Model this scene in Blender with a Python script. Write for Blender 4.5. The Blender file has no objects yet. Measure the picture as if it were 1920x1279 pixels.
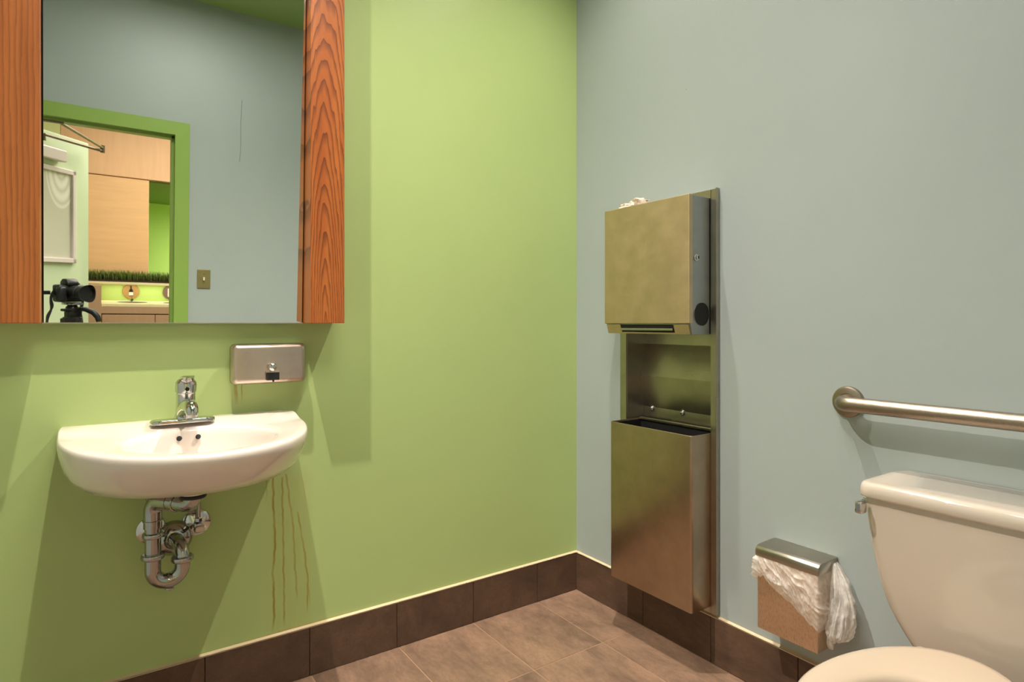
import bpy, bmesh, math, random
from mathutils import Vector, Matrix, noise
random.seed(7)
PI = math.pi
SC = bpy.context.scene
COL = SC.collection

# ------------------------------------------------------------------ camera
CAM = Vector((-1.696, -1.970, 1.120)); YAW = math.radians(34.7)
cd = bpy.data.cameras.new('view_camera'); cd.sensor_width = 36; cd.lens = 36 * 1146 / 1920
cd.shift_y = -(639.5 - 606) / 1920; cd.clip_start = 0.02
co = bpy.data.objects.new('view_camera', cd); COL.objects.link(co)
co.location = CAM; co.rotation_euler = (PI / 2, 0, -YAW); SC.camera = co

# ------------------------------------------------------------------ world, lamps, exposure
w = bpy.data.worlds.new('world'); SC.world = w; w.use_nodes = True
w.node_tree.nodes['Background'].inputs[0].default_value = (1, .95, .88, 1)
w.node_tree.nodes['Background'].inputs[1].default_value = 0.3
SC.view_settings.view_transform = 'Standard'; SC.view_settings.look = 'None'
SC.view_settings.gamma = 1; SC.view_settings.use_curve_mapping = False
SC.view_settings.exposure = 0.05
LAMP_COL = (1.0, .92, .83)
LAMPS = [(-1.51, -.50, 2.80), (-.36, -.50, 2.80)]
LAMP_W = [47, 45]
def spot(loc, watt):
    l = bpy.data.lights.new('downlight_lamp', 'SPOT'); l.energy = watt; l.color = LAMP_COL
    l.spot_size = math.radians(140); l.spot_blend = 1.0; l.shadow_soft_size = .012
    l.use_nodes = True; nt = l.node_tree; em = nt.nodes['Emission']; fo = nt.nodes.new('ShaderNodeLightFalloff')
    fo.inputs['Strength'].default_value = 1.0; mx = nt.nodes.new('ShaderNodeMix'); mx.inputs[0].default_value = .5
    nt.links.new(fo.outputs['Constant'], mx.inputs[2]); nt.links.new(fo.outputs['Linear'], mx.inputs[3]); nt.links.new(mx.outputs[0], em.inputs['Strength'])
    o = bpy.data.objects.new('downlight_lamp', l); COL.objects.link(o); o.location = (loc[0], loc[1], loc[2] - .012)
    return o
SPOTS = [spot(p, e) for p, e in zip(LAMPS, LAMP_W)]
def area(name, loc, sx, sy, watt, col):
    l = bpy.data.lights.new(name, 'AREA'); l.shape = 'RECTANGLE'; l.size = sx; l.size_y = sy; l.energy = watt; l.color = col
    o = bpy.data.objects.new(name, l); COL.objects.link(o); o.location = loc
    return o
area('hall_ceiling_lamp', (-.75, -3.3, 2.77), 1.4, 1.0, 70, (1.0, .90, .80))
area('room_fill_light', (-1.2, -1.25, 2.785), .6, .6, 21, (1.0, .94, .87))  # added fill light, lifts the general brightness of the room

area('ledge_strip_lamp', (-.75, -4.66, 1.080), 1.7, .03, 2.2, (1.0, .95, .85))
area('corridor_fill_light', (.45, -6.1, 1.95), .3, .3, 110, (1.0, .95, .85))  # added out of sight to brighten the end wall of the passage

# ------------------------------------------------------------------ node helpers
def lin(c):
    return tuple(((x / 255) / 12.92 if x / 255 <= .04045 else ((x / 255 + .055) / 1.055) ** 2.4) for x in c) + (1,)
class NT:
    def __init__(s, name):
        s.m = bpy.data.materials.new(name); s.m.use_nodes = True; s.t = s.m.node_tree
        s.b = s.t.nodes['Principled BSDF']; s.out = s.t.nodes['Material Output']
    def n(s, typ, **kw):
        x = s.t.nodes.new(typ)
        for k, v in kw.items(): setattr(x, k, v)
        return x
    def set(s, sock, v):
        if isinstance(v, bpy.types.NodeSocket): s.t.links.new(v, sock)
        else: sock.default_value = v
    def math(s, op, a, b=None, c=None, clamp=False):
        x = s.n('ShaderNodeMath', operation=op); x.use_clamp = clamp
        s.set(x.inputs[0], a)
        if b is not None: s.set(x.inputs[1], b)
        if c is not None: s.set(x.inputs[2], c)
        return x.outputs[0]
    def pos(s, scale=(1, 1, 1), obj=False):
        if obj: o = s.n('ShaderNodeTexCoord').outputs['Object']
        else: o = s.n('ShaderNodeNewGeometry').outputs['Position']
        if scale == (1, 1, 1): return o
        x = s.n('ShaderNodeVectorMath', operation='MULTIPLY'); s.set(x.inputs[0], o); x.inputs[1].default_value = scale
        return x.outputs[0]
    def xyz(s, v):
        x = s.n('ShaderNodeSeparateXYZ'); s.set(x.inputs[0], v); return x.outputs
    def noise(s, v, scale, detail=3, rough=.5, dist=0):
        x = s.n('ShaderNodeTexNoise'); s.set(x.inputs['Vector'], v); x.inputs['Scale'].default_value = scale
        x.inputs['Detail'].default_value = detail; x.inputs['Roughness'].default_value = rough; x.inputs['Distortion'].default_value = dist
        return x.outputs['Fac']
    def mrange(s, v, a, b, c=0, d=1, smooth=False):
        x = s.n('ShaderNodeMapRange'); s.set(x.inputs[0], v)
        if smooth: x.interpolation_type = 'SMOOTHSTEP'
        for i, k in zip((1, 2, 3, 4), (a, b, c, d)): s.set(x.inputs[i], k)
        return x.outputs[0]
    def mix(s, f, a, b, mode='MIX'):
        x = s.n('ShaderNodeMix', data_type='RGBA', blend_type=mode); s.set(x.inputs[0], f); s.set(x.inputs[6], a); s.set(x.inputs[7], b)
        return x.outputs[2]
    def ramp(s, f, stops):
        x = s.n('ShaderNodeValToRGB'); s.set(x.inputs[0], f); e = x.color_ramp.elements
        while len(e) < len(stops): e.new(.5)
        for k, (p, c) in zip(e, stops): k.position = p; k.color = c
        return x.outputs[0]
    def bump(s, h, strength=.2, dist=.001):
        x = s.n('ShaderNodeBump'); s.set(x.inputs['Height'], h); x.inputs['Strength'].default_value = strength; x.inputs['Distance'].default_value = dist
        s.t.links.new(x.outputs[0], s.b.inputs['Normal'])
    def P(s, **kw):
        for k, v in kw.items(): s.set(s.b.inputs[k.replace('_', ' ')], v)
        return s

def plain(name, c, rough=.5, metal=0, coat=0, vary=.06, scale=30, obj=True):
    t = NT(name); f = t.noise(t.pos(obj=obj), scale, 3)
    c = lin(c); d = tuple(x * (1 - vary * 2) for x in c[:3]) + (1,)
    t.P(Base_Color=t.mix(f, d, c), Roughness=rough, Metallic=metal, Coat_Weight=coat)
    return t.m

def paint(name, c, drips=False):
    t = NT(name); p = t.pos()
    f = t.noise(p, 2.2, 4); base = lin(c)
    dk = tuple(x * .955 for x in base[:3]) + (1,)
    col = t.mix(t.mrange(f, .3, .7), dk, base)
    # scattered small scuffs
    v = t.n('ShaderNodeTexVoronoi'); t.set(v.inputs['Vector'], p); v.inputs['Scale'].default_value = 7
    spot_ = t.mrange(v.outputs['Distance'], .012, .02, 1, 0)
    keep = t.math('GREATER_THAN', t.noise(p, 3.1, 1), .60)
    col = t.mix(t.math('MULTIPLY', t.math('MULTIPLY', spot_, keep), .55), col, lin((96, 92, 60)))
    if drips:
        x, y, z = t.xyz(p)
        wob = t.math('MULTIPLY', t.math('SUBTRACT', t.noise(t.pos((0, 0, 1)), 24, 2), .5), .012)
        xw = t.math('ADD', x, wob)
        total = None
        for pts, wid, st in DRIPS:
            for (xa, za), (xb, zb) in zip(pts, pts[1:]):
                k = (xb - xa) / (zb - za)
                line = t.math('MULTIPLY_ADD', z, k, xa - za * k)
                d = t.math('ABSOLUTE', t.math('SUBTRACT', xw, line))
                m = t.mrange(d, wid * .35, wid, st, 0, True)
                m = t.math('MULTIPLY', m, t.math('MULTIPLY', t.math('LESS_THAN', z, za), t.math('GREATER_THAN', z, zb)))
                if (xb, zb) == pts[-1]: m = t.math('MULTIPLY', m, t.mrange(z, zb, zb + .035, 0, 1))
                total = m if total is None else t.math('MAXIMUM', total, m)
        total = t.math('MULTIPLY', total, t.mrange(t.noise(t.pos((1, 1, .3)), 60, 2), .25, .6, .45, 1))
        col = t.mix(total, col, lin((146, 116, 18)))
        # wide dirty wash below the basin end and grime just above the tile edge
        wash = t.math('MULTIPLY', t.mrange(t.math('ABSOLUTE', t.math('SUBTRACT', x, -1.175)), .03, .085, .28, 0, True), t.mrange(z, .62, .68, 1, 0))
        col = t.mix(t.math('MULTIPLY', wash, t.noise(t.pos((9, 1, 1.2)), 9, 3)), col, lin((160, 120, 40)))
        gr = t.math('MULTIPLY', t.mrange(z, .157, .168, .55, 0), t.mrange(t.math('ABSOLUTE', t.math('ADD', x, 1.16)), .05, .25, 1, 0))
        col = t.mix(gr, col, lin((190, 110, 50)))
    t.P(Base_Color=col, Roughness=.42, Specular_IOR_Level=.35)
    t.bump(t.noise(p, 420, 2), .12, .0006)
    return t.m

def steel(name, c, rough=.3, axis=(1, 1, 40), patch=.12, spots=False):
    t = NT(name); p = t.pos()
    s1 = t.noise(t.pos(axis), 14, 4, .65); s2 = t.noise(p, 14, 4, .6)
    b = lin(c); dk = tuple(x * .78 for x in b[:3]) + (1,)
    col = t.mix(t.mrange(s2, .3, .7, .35, 1), dk, b)
    if spots:
        r = t.mrange(t.noise(t.pos((1, 1, .3)), 300, 4, .7), .50, .72)
        col = t.mix(t.math('MULTIPLY', r, .42), col, lin((112, 66, 40)))
    rg = t.math('ADD', t.mrange(s1, .2, .8, rough - .05, rough + .07), t.mrange(s2, .3, .75, -patch * .2, patch * .45))
    t.P(Base_Color=col, Metallic=1.0, Roughness=rg)
    t.bump(s1, .05, .0004)
    return t.m

def chrome(name='chrome', rough=.08, k=1.0):
    t = NT(name); t.P(Base_Color=t.mix(t.noise(t.pos(), 40, 2), (.56 * k, .55 * k, .54 * k, 1), (.74 * k, .73 * k, .71 * k, 1)), Metallic=1.0, Roughness=t.mrange(t.noise(t.pos(), 25, 3), .3, .8, rough * .6, rough * 2))
    return t.m

def wood(name, c1, c2, c3, xc, z0, d0=.022, slope=.085, freq=500, lw=.8):
    t = NT(name); p = t.pos(); x, y, z = t.xyz(p)
    n1 = t.math('MULTIPLY', t.math('SUBTRACT', t.noise(t.pos((9, 1, 1.3)), 1.5, 3, .5), .5), .03)
    n2 = t.math('MULTIPLY', t.math('SUBTRACT', t.noise(t.pos((40, 1, 3.0)), 2.0, 3, .6), .5), .012)
    xx = t.math('SUBTRACT', t.math('ADD', x, n2), xc)
    dz = t.math('ADD', t.math('MULTIPLY', t.math('SUBTRACT', z, z0), slope), d0)
    dz = t.math('ADD', dz, n1)
    r = t.math('SQRT', t.math('ADD', t.math('MULTIPLY', xx, xx), t.math('MULTIPLY', dz, dz)))
    ring = t.math('FRACT', t.math('MULTIPLY', r, freq / 3.2))
    line = t.math('MULTIPLY', t.mrange(ring, .45, .97, 0, 1), t.mrange(ring, .97, 1.0, 1, 0))
    fib = t.noise(t.pos((170, 60, 4)), 5, 3, .6)
    col = t.mix(t.mrange(t.noise(t.pos((14, 1, 1)), 2, 3), .3, .7), c1, c2)
    col = t.mix(t.math('MULTIPLY', line, lw), col, c3)
    col = t.mix(t.mrange(fib, .55, .75, 0, .45), col, c3)
    t.P(Base_Color=col, Roughness=.38, Coat_Weight=.15, Coat_Roughness=.25)
    t.bump(fib, .1, .0004)
    return t.m

def tile(name, c, vari, band=False):
    t = NT(name); p = t.pos(); obj = t.n('ShaderNodeObjectInfo').outputs['Random']
    sh = t.n('ShaderNodeVectorMath', operation='ADD'); t.set(sh.inputs[0], p)
    cmb = t.n('ShaderNodeCombineXYZ'); t.set(cmb.inputs[0], t.math('MULTIPLY', obj, 9)); t.set(cmb.inputs[1], t.math('MULTIPLY', obj, 5)); t.set(cmb.inputs[2], t.math('MULTIPLY', obj, 7))
    t.set(sh.inputs[1], cmb.outputs[0]); q = sh.outputs[0]
    st = t.n('ShaderNodeVectorMath', operation='MULTIPLY'); t.set(st.inputs[0], q); st.inputs[1].default_value = (1, .45, 1)
    a = t.noise(st.outputs[0], 9, 8, .72, .35); b = t.noise(st.outputs[0], 110, 5, .75)
    base = lin(c); dk = tuple(x * (1 - vari) for x in base[:3]) + (1,); lt = tuple(min(1, x * (1 + vari * .5)) for x in base[:3]) + (1,)
    col = t.mix(t.mrange(a, .32, .68), dk, lt)
    col = t.mix(t.mrange(b, .46, .72, 0, .55), col, dk)
    col = t.mix(t.mrange(obj, 0, 1, 0, .16), col, dk)
    t.P(Base_Color=col, Roughness=t.mrange(a, .3, .7, .52, .38), Specular_IOR_Level=.4)
    t.bump(t.math('ADD', a, t.math('MULTIPLY', b, .5)), .25, .001)
    return t.m

def Gx(u, v):  # pixel on the green wall -> (x, z), used only for the run marks
    f = 1146.; X = (u - 960) / f; Y = -(v - 606) / f
    rx = math.sin(YAW) + math.cos(YAW) * X; ry = math.cos(YAW) - math.sin(YAW) * X
    k = -CAM.y / ry
    return (CAM.x + rx * k, CAM.z + Y * k)
DRIPS = [([Gx(*q) for q in ((511, 884), (513, 956), (516, 1019), (512, 1073), (514, 1160), (510, 1188))], .0046, .78),
         ([Gx(*q) for q in ((529, 895), (532, 1072), (533, 1178))], .0040, .65),
         ([Gx(*q) for q in ((536, 889), (549, 980), (552, 1033), (557, 1126))], .0040, .55),
         ([Gx(*q) for q in ((558, 960), (572, 1041), (577, 1086), (576, 1152))], .0040, .65),
         ([Gx(*q) for q in ((577, 1086), (582, 1140))], .0026, .4),
         ([Gx(*q) for q in ((500, 889), (499, 945))], .003, .35),
         ([Gx(*q) for q in ((441, 718), (444, 761))], .0065, .8),
         ([Gx(*q) for q in ((453, 718), (454, 758))], .003, .6)]
M = {}
M['green'] = paint('green_wall_paint', (174, 194, 126), True)
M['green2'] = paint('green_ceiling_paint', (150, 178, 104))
M['frame_green'] = paint('green_frame_paint', (138, 168, 82))
M['door_green'] = paint('pale_green_door_paint', (204, 216, 184))
M['blue'] = paint('pale_blue_wall_paint', (163, 172, 170))
M['caulk'] = plain('cream_caulk', (206, 182, 146), .6)
M['edge_metal'] = steel('edge_strip_metal', (205, 196, 182), .3)
M['grout'] = plain('floor_grout', (148, 116, 91), .85)
M['grout_dark'] = plain('baseboard_grout', (52, 42, 36), .85)
M['floor_tile'] = tile('brown_floor_tile', (134, 106, 86), .55)
M['base_tile'] = tile('dark_baseboard_tile', (98, 74, 59), .42)
M['wood'] = wood('cherry_wood_right', lin((190, 108, 46)), lin((168, 86, 32)), lin((92, 42, 14)), -1.10, 1.35)
M['wood2'] = wood('cherry_wood_left', lin((180, 104, 48)), lin((160, 88, 36)), lin((104, 52, 20)), -1.99, .8, .09, .012, 330, .5)
M['mirror'] = NT('mirror_silver').P(Base_Color=(.86, .90, .87, 1), Metallic=1.0, Roughness=.012).m
M['black_edge'] = plain('dark_edge', (34, 26, 20), .5)
M['porcelain'] = NT('white_porcelain').P(Base_Color=lin((230, 217, 207)), Roughness=.1, Coat_Weight=.5, Coat_Roughness=.04).m
M['bone'] = NT('bone_porcelain').P(Base_Color=lin((202, 188, 174)), Roughness=.1, Coat_Weight=.5, Coat_Roughness=.04).m
M['seat'] = NT('cream_seat_plastic').P(Base_Color=lin((190, 171, 150)), Roughness=.18, Coat_Weight=.3).m
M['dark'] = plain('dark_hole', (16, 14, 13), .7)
M['chrome'] = chrome()
M['pipe'] = chrome('worn_chrome_pipe', .10, .66)
M['rubber'] = plain('black_rubber', (24, 22, 22), .6)
M['steel'] = steel('brushed_steel', (180, 172, 160), .30, (1, 1, 40), .03)
M['steel_front'] = steel('brushed_steel_front', (208, 186, 152), .50, (1, 1, 1.5), .05)
M['steel_side'] = steel('dull_steel_side', (168, 170, 170), .40)
M['steel_bin'] = steel('vertical_brushed_steel', (184, 164, 142), .31, (1, 60, 1.2), .015)
M['steel_spot'] = steel('rust_spotted_steel', (230, 200, 172), .42, (1, 30, 1.2), .05, True)
M['steel_soap'] = steel('brushed_soap_steel', (216, 196, 182), .30, (1.5, 1, 60), .05)
M['bar_steel'] = steel('peened_bar_steel', (166, 152, 136), .33)
def _bar():
    t = NT('peened_grab_bar'); p = t.pos(); s = t.noise(p, 700, 2, .7)
    t.P(Base_Color=t.mix(s, lin((132, 117, 102)), lin((178, 166, 150))), Metallic=1.0, Roughness=t.mrange(s, .3, .7, .26, .44)); t.bump(s, .35, .0008); return t.m
M['bar'] = _bar()
M['switch'] = plain('bronze_switch_plate', (132, 122, 76), .45, .3)
M['ivory'] = plain('ivory_toggle', (226, 216, 190), .4)
M['arm'] = plain('worn_bronze_arm', (112, 98, 76), .5, .6)
M['white_plastic'] = plain('white_lilac_frame', (222, 206, 206), .4, 0, .2, .02)
M['black_plastic'] = plain('black_camera_plastic', (22, 21, 22), .45)
M['black_glossy'] = NT('lens_glass').P(Base_Color=(.006, .006, .008, 1), Roughness=.05, Coat_Weight=1.0).m
M['pale_wood'] = None
def _pale(name, c, ax):
    t = NT(name); f = t.noise(t.pos(ax), 6, 4, .6); b = lin(c)
    t.P(Base_Color=t.mix(t.mrange(f, .3, .7), tuple(x * .9 for x in b[:3]) + (1,), b), Roughness=.5); return t.m
M['pale_wood_v'] = _pale('pale_maple_upright', (236, 186, 140), (6, 1, .5))
M['pale_wood_h'] = _pale('pale_maple_level', (240, 190, 136), (.6, 1, 7))
M['cab_wood'] = _pale('dusty_maple', (190, 152, 118), (4, 1, .6))
M['pale_yellow'] = paint('pale_yellow_green_paint', (222, 224, 160))
M['hall_green'] = paint('hall_green_paint', (186, 212, 120))
M['soffit'] = plain('dark_green_soffit', (104, 132, 50), .7)
M['counter'] = plain('cream_counter', (236, 224, 178), .3)
M['tan'] = plain('tan_plaque', (178, 140, 84), .4)
M['mauve'] = plain('mauve_plaque', (116, 92, 80), .4)
M['bottle'] = plain('dark_bottle', (34, 30, 16), .3)
M['label'] = plain('white_label', (232, 222, 208), .6)
M['soil'] = plain('dark_soil', (56, 36, 22), .9)
def _grass():
    t = NT('grass_blade'); f = t.noise(t.pos(), 40, 2); z = t.xyz(t.pos())[2]
    col = t.mix(t.mrange(f, .3, .7), lin((66, 92, 24)), lin((128, 152, 60)))
    t.P(Base_Color=t.mix(t.mrange(z, 1.12, 1.19), lin((52, 50, 22)), col), Roughness=.5); return t.m
M['grass'] = _grass()
def _door_panel():
    # panel: grey-white, light reflections painted in as two pale swags
    t = NT('reflection_swag_panel'); x, y, z = t.xyz(t.pos(obj=True))
    base = t.mix(t.noise(t.pos(obj=True), 3, 3), lin((196, 190, 176)), lin((208, 202, 190)))
    tot = None
    for cx, sg in ((.16, 1), (-.10, -1)):
        dx = t.math('MULTIPLY', t.math('SUBTRACT', x, cx), 1 / .13)
        d = t.math('SQRT', t.math('ADD', t.math('POWER', dx, 2.0), t.math('POWER', t.math('MULTIPLY', t.math('SUBTRACT', z, .30), 1 / .26), 2.0)))
        band = t.math('MULTIPLY', t.math('ABSOLUTE', t.math('SINE', t.math('MULTIPLY', d, 11.0))), t.mrange(d, .95, 1.0, 1, 0))
        tot = band if tot is None else t.math('MAXIMUM', tot, band)
    t.P(Base_Color=t.mix(t.math('MULTIPLY', tot, .8), base, lin((240, 232, 226))), Roughness=.12); return t.m
M['door_panel'] = _door_panel()
def _bag():
    t = NT('thin_white_plastic'); l = t.t.links
    f = t.noise(t.pos(), 30, 3, .6)
    t.P(Base_Color=lin((255, 250, 244)), Roughness=.30, Specular_IOR_Level=.6)
    tr = t.n('ShaderNodeBsdfTranslucent'); tr.inputs[0].default_value = lin((255, 250, 244))
    tp = t.n('ShaderNodeBsdfTransparent')
    m1 = t.n('ShaderNodeMixShader'); m1.inputs[0].default_value = .5; l.new(t.b.outputs[0], m1.inputs[1]); l.new(tr.outputs[0], m1.inputs[2])
    lw = t.n('ShaderNodeLayerWeight'); lw.inputs['Blend'].default_value = .4
    thin = t.math('MULTIPLY', t.mrange(f, .36, .62, .12, .52), t.mrange(lw.outputs['Facing'], .2, .8, 1, .15))
    m2 = t.n('ShaderNodeMixShader'); t.set(m2.inputs[0], thin); l.new(m1.outputs[0], m2.inputs[1]); l.new(tp.outputs[0], m2.inputs[2])
    l.new(m2.outputs[0], t.out.inputs['Surface'])
    return t.m
M['bag'] = _bag()
M['tissue'] = plain('paper_towel', (236, 216, 196), .8)
t = NT('lamp_glow'); t.P(Base_Color=(0, 0, 0, 1), Emission_Color=(1, .85, .65, 1), Emission_Strength=25.0); M['glow'] = t.m

# ------------------------------------------------------------------ mesh helpers
def obj(name, bm, mat, parent=None, smooth=None, kind=None, label=None):
    me = bpy.data.meshes.new(name)
    bmesh.ops.recalc_face_normals(bm, faces=bm.faces[:])
    bm.to_mesh(me); bm.free()
    for m_ in (mat if isinstance(mat, (list, tuple)) else [mat]): me.materials.append(m_)
    o = bpy.data.objects.new(name, me); COL.objects.link(o)
    if smooth is not None:
        me.shade_smooth()
        me.set_sharp_from_angle(angle=math.radians(smooth))
    if parent is not None:
        o.parent = parent; o.matrix_parent_inverse = Matrix.Translation(parent.location).inverted() if parent.type == 'EMPTY' and parent.parent is None else Matrix.Identity(4)
    if kind: o['kind'] = kind
    if label: o['label'] = label
    return o
def thing(name, label, cat, loc=(0, 0, 0), group=None):
    o = bpy.data.objects.new(name, None); o.empty_display_size = .05; COL.objects.link(o); o.location = loc
    o['label'] = label; o['category'] = cat
    if group: o['group'] = group
    return o
def tag(o, label, cat, group=None):
    o['label'] = label; o['category'] = cat
    if group: o['group'] = group
    return o
def struct(name, label=None):
    o = bpy.data.objects.new(name, None); o.empty_display_size = .05; COL.objects.link(o); o['kind'] = 'structure'
    if label: o['label'] = label
    return o
def box(bm, x0, x1, y0, y1, z0, z1, bev=0, seg=2):
    r = bmesh.ops.create_cube(bm, size=1)
    vs = r['verts']
    for v in vs:
        v.co = Vector(((x0 + x1) / 2 + v.co.x * (x1 - x0), (y0 + y1) / 2 + v.co.y * (y1 - y0), (z0 + z1) / 2 + v.co.z * (z1 - z0)))
    if bev:
        es = list({e for v in vs for e in v.link_edges})
        bmesh.ops.bevel(bm, geom=es, offset=bev, segments=seg, profile=.5, affect='EDGES')
    return bm
def B(*a, **k): return box(bmesh.new(), *a, **k)
def loft(bm, rings, cap0=False, cap1=False, closed=True):
    R = [[bm.verts.new(p) for p in r] for r in rings]
    n = len(R[0])
    for a, b in zip(R, R[1:]):
        for i in range(n if closed else n - 1):
            j = (i + 1) % n
            bm.faces.new((a[i], a[j], b[j], b[i]))
    if cap0: bm.faces.new(R[0])
    if cap1: bm.faces.new(R[-1])
    return R
def frame_of(d):
    d = d.normalized(); a = Vector((0, 0, 1)) if abs(d.z) < .9 else Vector((1, 0, 0))
    u = d.cross(a).normalized(); return u, d.cross(u).normalized()
def tube(bm, pts, r, seg=16, cap=True):
    pts = [Vector(p) for p in pts]; n = len(pts)
    rr = r if isinstance(r, (list, tuple)) else [r] * n
    tang = [(pts[min(i + 1, n - 1)] - pts[max(i - 1, 0)]).normalized() for i in range(n)]
    u, v = frame_of(tang[0]); rings = []
    for i in range(n):
        u = (u - tang[i] * u.dot(tang[i])).normalized(); v = tang[i].cross(u)
        rings.append([pts[i] + (u * math.cos(2 * PI * k / seg) + v * math.sin(2 * PI * k / seg)) * rr[i] for k in range(seg)])
    loft(bm, rings, cap, cap); return bm
def arc(c, a, b, r, t0, t1, n=8):
    c, a, b = Vector(c), Vector(a), Vector(b)
    return [c + (a * math.cos(t0 + (t1 - t0) * i / n) + b * math.sin(t0 + (t1 - t0) * i / n)) * r for i in range(n + 1)]
def lathe(bm, prof, o, d, seg=28, cap0=True, cap1=True):
    o, d = Vector(o), Vector(d).normalized(); u, v = frame_of(d)
    loft(bm, [[o + d * h + (u * math.cos(2 * PI * k / seg) + v * math.sin(2 * PI * k / seg)) * max(r, 1e-4) for k in range(seg)] for r, h in prof], cap0, cap1)
    return bm
def prism(bm, poly, axis, a, b, bev=0):
    # poly in the plane normal to axis ('x': (y,z), 'y': (x,z), 'z': (x,y))
    def mk(p, t): return {'x': (t, p[0], p[1]), 'y': (p[0], t, p[1]), 'z': (p[0], p[1], t)}[axis]
    A = [bm.verts.new(mk(p, a)) for p in poly]; Bq = [bm.verts.new(mk(p, b)) for p in poly]
    bm.faces.new(A); bm.faces.new(Bq[::-1]); n = len(poly)
    fs = [bm.faces.new((A[i], A[(i + 1) % n], Bq[(i + 1) % n], Bq[i])) for i in range(n)]
    if bev:
        bmesh.ops.bevel(bm, geom=list({e for v in A + Bq for e in v.link_edges}), offset=bev, segments=2, profile=.5, affect='EDGES')
    return bm
def rrect(cx, cy, hx, hy, r, n=6):
    out = []
    for qx, qy, t0 in ((1, 1, 0), (-1, 1, PI / 2), (-1, -1, PI), (1, -1, 1.5 * PI)):
        for i in range(n + 1):
            t_ = t0 + PI / 2 * i / n
            out.append((cx + qx * (hx - r) + r * math.cos(t_), cy + qy * (hy - r) + r * math.sin(t_)))
    return out

# ================================================================== SETTING
XL, YB, ZC = -2.40, -2.20, 2.81
fl = obj('floor', B(XL - .1, .12, YB - .001, .1, -.06, -.0014), M['grout'], kind='structure')
def wset(o, label): o['kind'] = 'structure'; o['label'] = label
wset(fl, 'brown stone-look tiled floor with light grout joints')
g = .0022
xs = [.0, -.214, -.514, -.814, -1.114, -1.414, -1.714, -2.014, -2.314, XL]
ys = [0, -.388, -.988, -1.588, YB]
for i in range(len(xs) - 1):
    for j in range(len(ys) - 1):
        obj('floor_tile', B(xs[i + 1] + g, xs[i] - g, ys[j + 1] + g, ys[j] - g, -.012, random.uniform(-.0003, .0003), bev=.0008, seg=1), M['floor_tile'], fl)
wl = obj('wall_left', B(XL - .1, .1, 0, .1, -.05, ZC + .1), M['green'], kind='structure'); wset(wl, 'lime green painted wall behind the washbasin')
# blue wall with the recess opening for the towel unit
RY0, RY1, RZ0, RZ1 = -.694, -.306, .22, 1.50
bm = bmesh.new()
box(bm, 0, .12, RY1, 0, -.05, ZC + .1); box(bm, 0, .12, YB - .1, RY0, -.05, ZC + .1)
box(bm, 0, .12, RY0, RY1, -.05, RZ0); box(bm, 0, .12, RY0, RY1, RZ1, ZC + .1)
wr = obj('wall_right', bm, M['blue'], kind='structure'); wset(wr, 'pale blue painted wall behind the toilet')
we = obj('wall_end', B(XL - .1, XL, YB - .1, 0, -.05, ZC + .1), M['blue'], kind='structure'); wset(we, 'pale blue end wall out of view to the left')
DX0, DX1, DZ = -2.20, -1.280, 2.035
bm = bmesh.new()
box(bm, DX1, .12, YB - .12, YB, -.05, ZC + .1); box(bm, XL - .1, DX0, YB - .12, YB, -.05, ZC + .1); box(bm, DX0, DX1, YB - .12, YB, DZ, ZC + .1)
wb = obj('wall_rear', bm, M['blue'], kind='structure'); wset(wb, 'pale blue wall with the doorway, seen in the mirror')
ce = obj('ceiling', B(XL - .1, .12, YB - .12, .1, ZC, ZC + .1), M['green2'], kind='structure'); wset(ce, 'green painted ceiling, seen at the top of the mirror')

# baseboards: 30 cm tiles
def baseboard(name, label, along_x, joints):
    s = obj(name, (B(joints[-1], 0, -.004, 0, 0, .152) if along_x else B(-.004, 0, joints[-1], 0, 0, .152)), M['grout_dark'], kind='structure')
    s['label'] = label
    for a, b in zip(joints, joints[1:]):
        bmm = B(b + .001, a - .001, -.0105 - random.uniform(0, .0006), 0, .001, .153, bev=.0008, seg=1) if along_x else B(-.0105 - random.uniform(0, .0006), 0, b + .001, a - .001, .001, .153, bev=.0008, seg=1)
        obj('baseboard_tile', bmm, M['base_tile'], s)
    a, b = joints[0], joints[-1]
    obj('edge_strip', B(b, a, -.0112, 0, .1532, .1562) if along_x else B(-.0112, 0, b, a, .1532, .1562), M['edge_metal'], s, label='thin metal strip along the top of the tiles')
    bmm = bmesh.new()
    prism(bmm, [(0, .1562), (-.0085, .1562), (-.003, .1588), (0, .1602)], 'x' if along_x else 'y', a, b)
    obj('caulk_line', bmm, M['caulk'], s, label='cream caulk line above the tiles')
baseboard('baseboard_left', 'dark brown tile skirting along the green wall', True, [0, -.214, -.514, -.822, -1.12, -1.42, -1.72, -2.02, -2.32, XL])
baseboard('baseboard_right', 'dark brown tile skirting along the blue wall', False, [-.0105, -.386, -.686, -.988, -1.288, -1.588, -1.888, YB])
s = obj('baseboard_rear', B(DX1 + .075, 0, YB, YB + .011, 0, .155), M['base_tile'], kind='structure'); s['label'] = 'dark tile skirting beside the door frame'

# doorway frame, door leaf, closer
dr = struct('door_1', 'doorway with green frame and pale green leaf standing open, seen in the mirror')
fw = .068
bm = bmesh.new(); ft = DZ + fw
prism(bm, [(DX0 - fw, 0), (DX0 + .006, 0), (DX0 + .006, DZ - .006), (DX1 - .006, DZ - .006), (DX1 - .006, 0), (DX1 + fw, 0), (DX1 + fw, ft), (DX0 - fw, ft)], 'y', YB - .13, YB + .02)
obj('door_frame', bm, M['frame_green'], dr, label='green painted door frame')
obj('door_stop', (lambda bm: [box(bm, DX1 - .02, DX1, YB - .10, YB - .03, 0, DZ - .004), box(bm, DX0, DX1, YB - .10, YB - .03, DZ - .02, DZ - .004)] and bm)(bmesh.new()), M['frame_green'], dr)
LH = Vector((-2.19, -2.36, 0)); LE = Vector((.58, -.815, 0)).normalized(); LN = Vector((.815, .58, 0)).normalized()
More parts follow.
